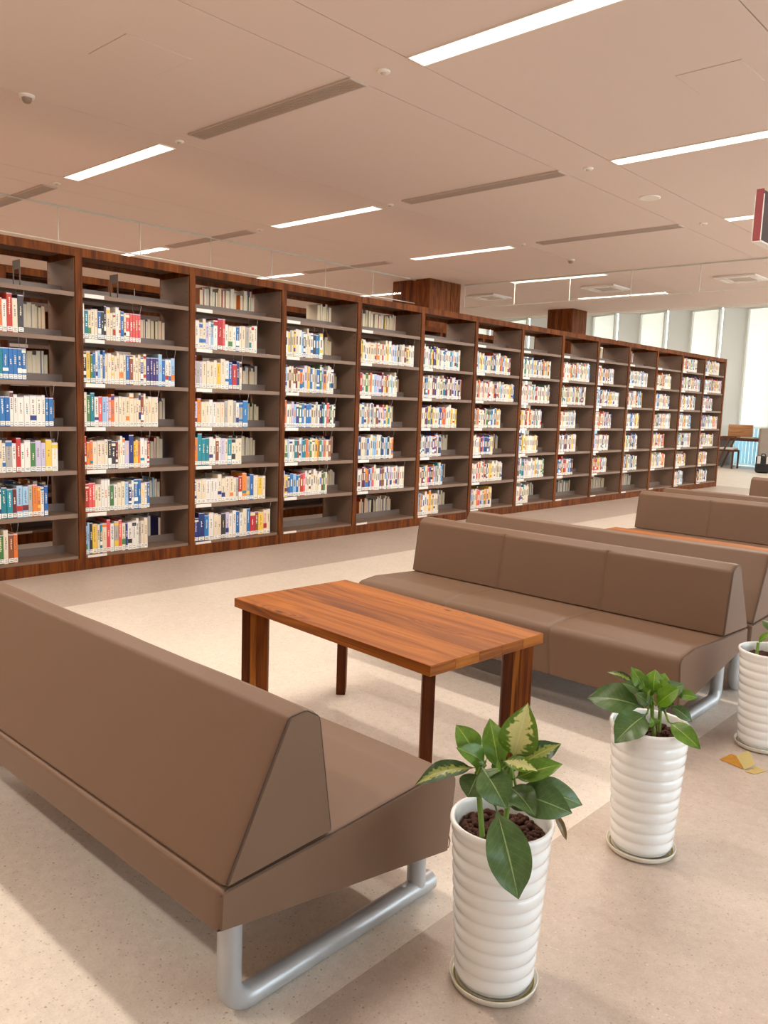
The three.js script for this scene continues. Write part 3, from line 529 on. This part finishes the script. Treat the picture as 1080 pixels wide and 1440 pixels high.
const POT_H = 0.39, potProfile = (() => {
  const p = [[0, 0.012], [0.078, 0.012], [0.083, 0.018]], n = 90;
  for (let i = 0; i <= n; i++) { const t = i / n, y = 0.022 + t * (POT_H - 0.045), r = 0.0835 + 0.021 * t, c = 10.5 * t; p.push([r + 0.0058 * Math.pow(Math.abs(Math.sin(Math.PI * c)), 0.6), y]); }
  p.push([0.1115, POT_H - 0.016], [0.1145, POT_H - 0.008], [0.113, POT_H - 0.001], [0.108, POT_H], [0.1035, POT_H - 0.004], [0.1, POT_H - 0.02], [0.094, POT_H - 0.12], [0, POT_H - 0.13]);
  return p.map((q) => new THREE.Vector2(...q));
})();
const potGeo = new THREE.LatheGeometry(potProfile, 64);
const saucerGeo = new THREE.LatheGeometry([[0, 0], [0.085, 0], [0.096, 0.006], [0.1, 0.018], [0.0985, 0.021], [0.096, 0.019], [0.091, 0.010], [0, 0.0095]].map((q) => new THREE.Vector2(...q)), 56);
const soilGeo = (() => { const r = rng(77), g = [new THREE.CylinderGeometry(0.098, 0.094, 0.05, 40).toNonIndexed().translate(0, POT_H - 0.065, 0)]; for (let k = 0; k < 260; k++) { const a = r() * 6.283, q = Math.sqrt(r()) * 0.093, s = 0.005 + r() * 0.004; g.push(new THREE.IcosahedronGeometry(s, 1).translate(q * Math.cos(a), POT_H - 0.038 + r() * 0.004, q * Math.sin(a))); } return mergeGeometries(g); })();
const dirtGeo = new THREE.TorusGeometry(0.0885, 0.0022, 6, 48).rotateX(Math.PI / 2).translate(0, 0.0125, 0);
const GS = 1;
function planter(x, z, label, slabel, leaves, stems) {
  const s = thing('plant_saucer', slabel, 'saucer', [x, 0, z], 0, 'saucers under the planters'); part('dish', saucerGeo, M.saucer, s); part('dirt_ring', dirtGeo, M.saucerDirt, s, 'dried yellowish dirt ring');
  const t = thing('potted_plant', label, 'potted plant', [x, 0, z], 0, 'white ringed planters');
  part('pot', potGeo, M.ceramic, t, 'white glazed pot with raised rings'); const so = part('soil', soilGeo, M.soil, t, 'dark clay pellets'); so.userData.kind = 'stuff';
  const toward = new THREE.Vector3(-x, 0, -z).normalize();
  leaves.forEach(([B, T, w, k], i) => part('leaf', leafGeometry(B, T, w * 1.12, toward, i * 13 + Math.round(x * 100)), M.leaf[k], t, { d: 'dark green leaf', g: 'green leaf', l: 'lime green leaf', m: 'mottled green leaf', v: 'yellow variegated leaf', b: 'withered brown leaf' }[k]));
  leaves.forEach(([B]) => {
    let best = null, bd = 9; for (const p of stems) for (const q of p.slice(1)) { const d = Math.hypot(q[0] - B[0], q[1] - 0.03 - B[1], q[2] - B[2]); if (d < bd) { bd = d; best = q; } }
    if (bd > 0.006) part('petiole', tube([[best[0], best[1] - 0.012, best[2]], [(best[0] + B[0]) / 2, (best[1] + B[1]) / 2 - 0.004, (best[2] + B[2]) / 2], B], 0.0032, 10, 6), M.stem, t);
  });
  stems.forEach((p) => part('stem', tube(p, 0.006, 16, 8), M.stem, t));
}
planter(1.43, -0.93, 'white ringed planter with a variegated leafy plant at the end of the first sofa', 'white saucer with dirt ring under the variegated plant', [
  [[0.009, 0.526, 0.013], [-0.003, 0.666, 0.05], 0.075, 'v'], [[-0.049, 0.524, -0.039], [-0.06, 0.59, -0.093], 0.050, 'g'], [[-0.023, 0.514, -0.036], [0.044, 0.566, -0.025], 0.045, 'v'], [[-0.058, 0.51, -0.034], [-0.145, 0.466, -0.131], 0.042, 'm'], [[-0.055, 0.501, -0.03], [-0.083, 0.451, -0.036], 0.055, 'd'],
  [[-0.077, 0.528, -0.009], [-0.088, 0.466, 0.066], 0.066, 'd'], [[-0.037, 0.536, 0.017], [-0.013, 0.531, 0.09], 0.030, 'v'], [[-0.024, 0.498, 0.037], [0.032, 0.543, 0.122], 0.042, 'g'], [[-0.016, 0.465, 0.031], [0.028, 0.447, 0.153], 0.070, 'd'], [[0.032, 0.447, 0.012], [0.119, 0.423, 0.128], 0.060, 'd'],
  [[-0.097, 0.468, 0.045], [-0.111, 0.302, 0.122], 0.080, 'd'], [[0.058, 0.498, 0.015], [0.109, 0.525, 0.04], 0.050, 'g'], [[0.041, 0.429, 0.1], [0.05, 0.369, 0.132], 0.015, 'b'], [[-0.005, 0.479, -0.007], [0.016, 0.518, -0.012], 0.040, 'g'], [[-0.012, 0.449, 0.018], [-0.006, 0.44, 0.083], 0.040, 'd'],
  [[-0.02, 0.5, 0.0], [0.005, 0.6, -0.05], 0.05, 'g'], [[0.012, 0.5, 0.018], [0.075, 0.565, 0.09], 0.05, 'm'], [[-0.03, 0.485, 0.01], [-0.085, 0.54, 0.045], 0.05, 'g'], [[-0.01, 0.47, 0.02], [-0.045, 0.45, 0.11], 0.055, 'd'], [[-0.03, 0.51, -0.03], [-0.1, 0.56, -0.06], 0.045, 'g'],
], [[[-0.055, 0.36, -0.012], [-0.054, 0.42, -0.022], [-0.055, 0.5, -0.034]], [[-0.013, 0.36, 0.017], [-0.012, 0.44, 0.02], [0.004, 0.527, 0.013]]]);
planter(2.205, -0.946, 'white ringed planter with a dark green bushy plant before the second sofa', 'white saucer under the dark green bushy plant', [
  [[-0.026, 0.438, -0.01], [-0.089, 0.442, -0.157], 0.085, 'd'], [[-0.041, 0.428, 0.006], [-0.146, 0.358, -0.036], 0.080, 'd'], [[-0.007, 0.475, -0.016], [-0.026, 0.548, -0.06], 0.040, 'g'], [[0.001, 0.488, -0.048], [-0.034, 0.516, -0.129], 0.022, 'm'], [[0.001, 0.472, 0.002], [0.028, 0.54, -0.01], 0.050, 'l'],
  [[0.007, 0.48, 0.017], [0.001, 0.515, 0.054], 0.050, 'l'], [[-0.023, 0.452, 0.023], [-0.018, 0.521, 0.085], 0.048, 'l'], [[0.043, 0.475, 0.05], [0.067, 0.476, 0.105], 0.030, 'g'], [[0.001, 0.455, 0.054], [0.016, 0.421, 0.113], 0.035, 'd'], [[-0.036, 0.421, 0.068], [-0.048, 0.376, 0.167], 0.048, 'g'],
  [[-0.047, 0.457, 0.017], [-0.064, 0.487, -0.022], 0.035, 'd'], [[-0.051, 0.405, 0.034], [-0.074, 0.436, 0.031], 0.030, 'g'], [[0.033, 0.453, 0.0], [0.067, 0.524, 0.003], 0.050, 'l'], [[-0.005, 0.459, -0.013], [-0.03, 0.519, -0.02], 0.040, 'g'],
  [[0.0, 0.44, 0.02], [-0.02, 0.47, 0.075], 0.04, 'd'], [[-0.01, 0.45, 0.0], [-0.06, 0.51, 0.02], 0.042, 'g'], [[0.01, 0.46, 0.01], [0.08, 0.5, 0.06], 0.045, 'd'], [[-0.005, 0.46, 0.0], [-0.06, 0.505, -0.07], 0.045, 'd'],
], [[[-0.011, 0.355, 0.02], [-0.016, 0.41, 0.012], [-0.01, 0.475, 0.002]], [[0.02, 0.355, 0.02], [0.015, 0.42, 0.02], [0.01, 0.47, 0.02]]]);
planter(3.27, -0.95, 'white ringed planter beside the gold wrapper', 'white saucer beside the gold wrapper', [
  [[-0.013, 0.407, -0.043], [-0.001, 0.462, -0.004], 0.02, 'l'], [[0.02, 0.42, 0.02], [0.11, 0.5, 0.06], 0.07, 'g'], [[0.03, 0.43, 0], [0.16, 0.46, -0.04], 0.075, 'd'], [[0.03, 0.43, 0.03], [0.1, 0.4, 0.15], 0.07, 'd'], [[0.02, 0.44, 0], [0.07, 0.56, 0.02], 0.06, 'v'],
], [[[0.02, 0.355, 0.01], [0.02, 0.4, 0.01], [0.03, 0.45, 0.01]], [[-0.02, 0.355, -0.04], [-0.016, 0.38, -0.043], [-0.013, 0.41, -0.043]]]);
{ // crumpled gold wrapper on the floor
  const t = thing('gold_wrapper', 'crumpled folded gold foil wrapper lying on the floor', 'wrapper', [3.02, 0, -0.925], -1.272);
  const plate = (pts, y = 0.0012) => { const v = []; const a = pts.map((p) => new THREE.Vector3(...p).multiplyScalar(GS)); const n = new THREE.Vector3().crossVectors(a[1].clone().sub(a[0]), a[2].clone().sub(a[0])).normalize().multiplyScalar(y); const quad = (p, q, r, s) => v.push(...p.toArray(), ...q.toArray(), ...r.toArray(), ...p.toArray(), ...r.toArray(), ...s.toArray()); const b = a.map((p) => p.clone().add(n)); quad(...b); quad(a[3], a[2], a[1], a[0]); for (let i = 0; i < 4; i++) quad(a[i], a[(i + 1) % 4], b[(i + 1) % 4], b[i]); const g = new THREE.BufferGeometry(); g.setAttribute('position', new THREE.Float32BufferAttribute(v, 3)); g.computeVertexNormals(); return g; };
  part('flap', plate([[0, 0.001, 0.03], [0.033, 0.018, 0.0], [0.0075, 0.056, -0.022], [-0.033, 0.04, 0.008]]), M.gold[0], t, 'pale gold raised flap');
  part('flap', plate([[-0.006, 0.001, 0.028], [-0.01, 0.014, -0.035], [-0.05, 0.012, -0.07], [-0.088, 0.001, -0.02]]), M.gold[1], t, 'bright gold flap');
  part('flap', plate([[0.004, 0.0008, 0.05], [0.034, 0.0008, 0.052], [0.074, 0.0008, 0.0], [0.036, 0.002, -0.02]]), M.gold[2], t, 'pale gold flat flap');
}

// ---------------------------------------------------------------- reading desk by the windows
{
  const d = thing('reading_desk', 'long wooden reading desk with a privacy screen by the windows', 'desk', [21.5, 0, -7.15]);
  part('desktop', rbx(1.3, 0.04, 1.3, 0.006, 0, 0.73, -0.1), M.chairWood, d); part('edge', bx(0.02, 0.06, 1.3, -0.66, 0.71, -0.1, 'z'), M.chairWood, d);
  part('privacy_screen', rbx(0.03, 0.32, 0.62, 0.008, 0.3, 0.912, -0.43, 'z'), M.deskWood, d, 'light wood privacy screen');
  part('end_panel', rbx(1.25, 0.71, 0.04, 0.006, 0, 0.355, -0.72), M.panelGrey, d);
  part('end_panel', rbx(1.95, 1.02, 0.05, 0.02, -0.32, 0.511, 0.58), M.panelGrey, d, 'taller greyish brown end panel');
  const c = thing('reading_chair', 'dark wooden chair with pale seat pad and slanted legs at the desk', 'chair', [20.55, 0, -7.4], Math.PI / 2);
  part('seat', rbx(0.42, 0.04, 0.42, 0.008, 0, 0.44, 0), M.chairWood, c); part('seat_pad', rbx(0.38, 0.05, 0.38, 0.022, 0, 0.486, 0, 'x', 0, 0, 3), M.bagWhite, c, 'pale seat pad');
  for (const s of [-1, 1]) {
    part('leg', bx(0.035, 0.44, 0.035, -0.19, 0.22, s * 0.19, 'y'), M.chairWood, c);
    const g = bx(0.035, 0.84, 0.035, 0, 0.42, 0, 'y'); g.rotateZ(0.36); g.translate(0.2, 0, s * 0.19); part('leg', g, M.chairWood, c, 'slanted rear leg running up to the armrest');
  }
  part('backrest', rbx(0.03, 0.08, 0.42, 0.008, 0.21, 0.74, 0, 'z'), M.chairWood, c); for (const s of [-1, 1]) part('armrest', bx(0.34, 0.03, 0.04, 0.06, 0.775, s * 0.19), M.chairWood, c);
  const b = thing('backpack', 'black and white backpack standing on the floor at the desk end', 'bag', [19.75, 0, -6.3], -1.25);
  part('body', rbx(0.32, 0.4, 0.2, 0.07, 0, 0.2, 0, 'x', 0, 0, 4), M.black, b); part('front_pocket', rbx(0.28, 0.2, 0.06, 0.028, 0, 0.12, 0.12, 'x', 0, 0, 3), M.black, b);
  for (const x of [-0.09, 0.1]) part('stripe', rbx(0.07, 0.3, 0.02, 0.008, x, 0.24, 0.104), M.bagWhite, b, 'white stripe');
  part('handle', tube([[-0.05, 0.395, 0], [-0.03, 0.44, 0], [0.03, 0.44, 0], [0.05, 0.395, 0]], 0.01, 16, 8), M.black, b);
  [[21.2, -7.2, 0.1, 'W', 'white open folder lying on the reading desk'], [21.2, -6.75, -0.1, 'K', 'dark closed book lying on the reading desk']].forEach(([x, z, a, k, label]) => {
    const t = thing('desk_book', label, 'book', [x, 0.7505, z], a); part('cover', strip(vb(0.2, 0.004, 0.28, 0, 0.002, 0, pal[k])), M.cover, t); part('page_block', strip(vb(0.19, 0.02, 0.27, 0, 0.014, 0, pageCol)), M.pages, t); part('cover', strip(vb(0.2, 0.004, 0.28, 0, 0.026, 0, pal[k])), M.cover, t);
  });
}

renderer.render(scene, camera);
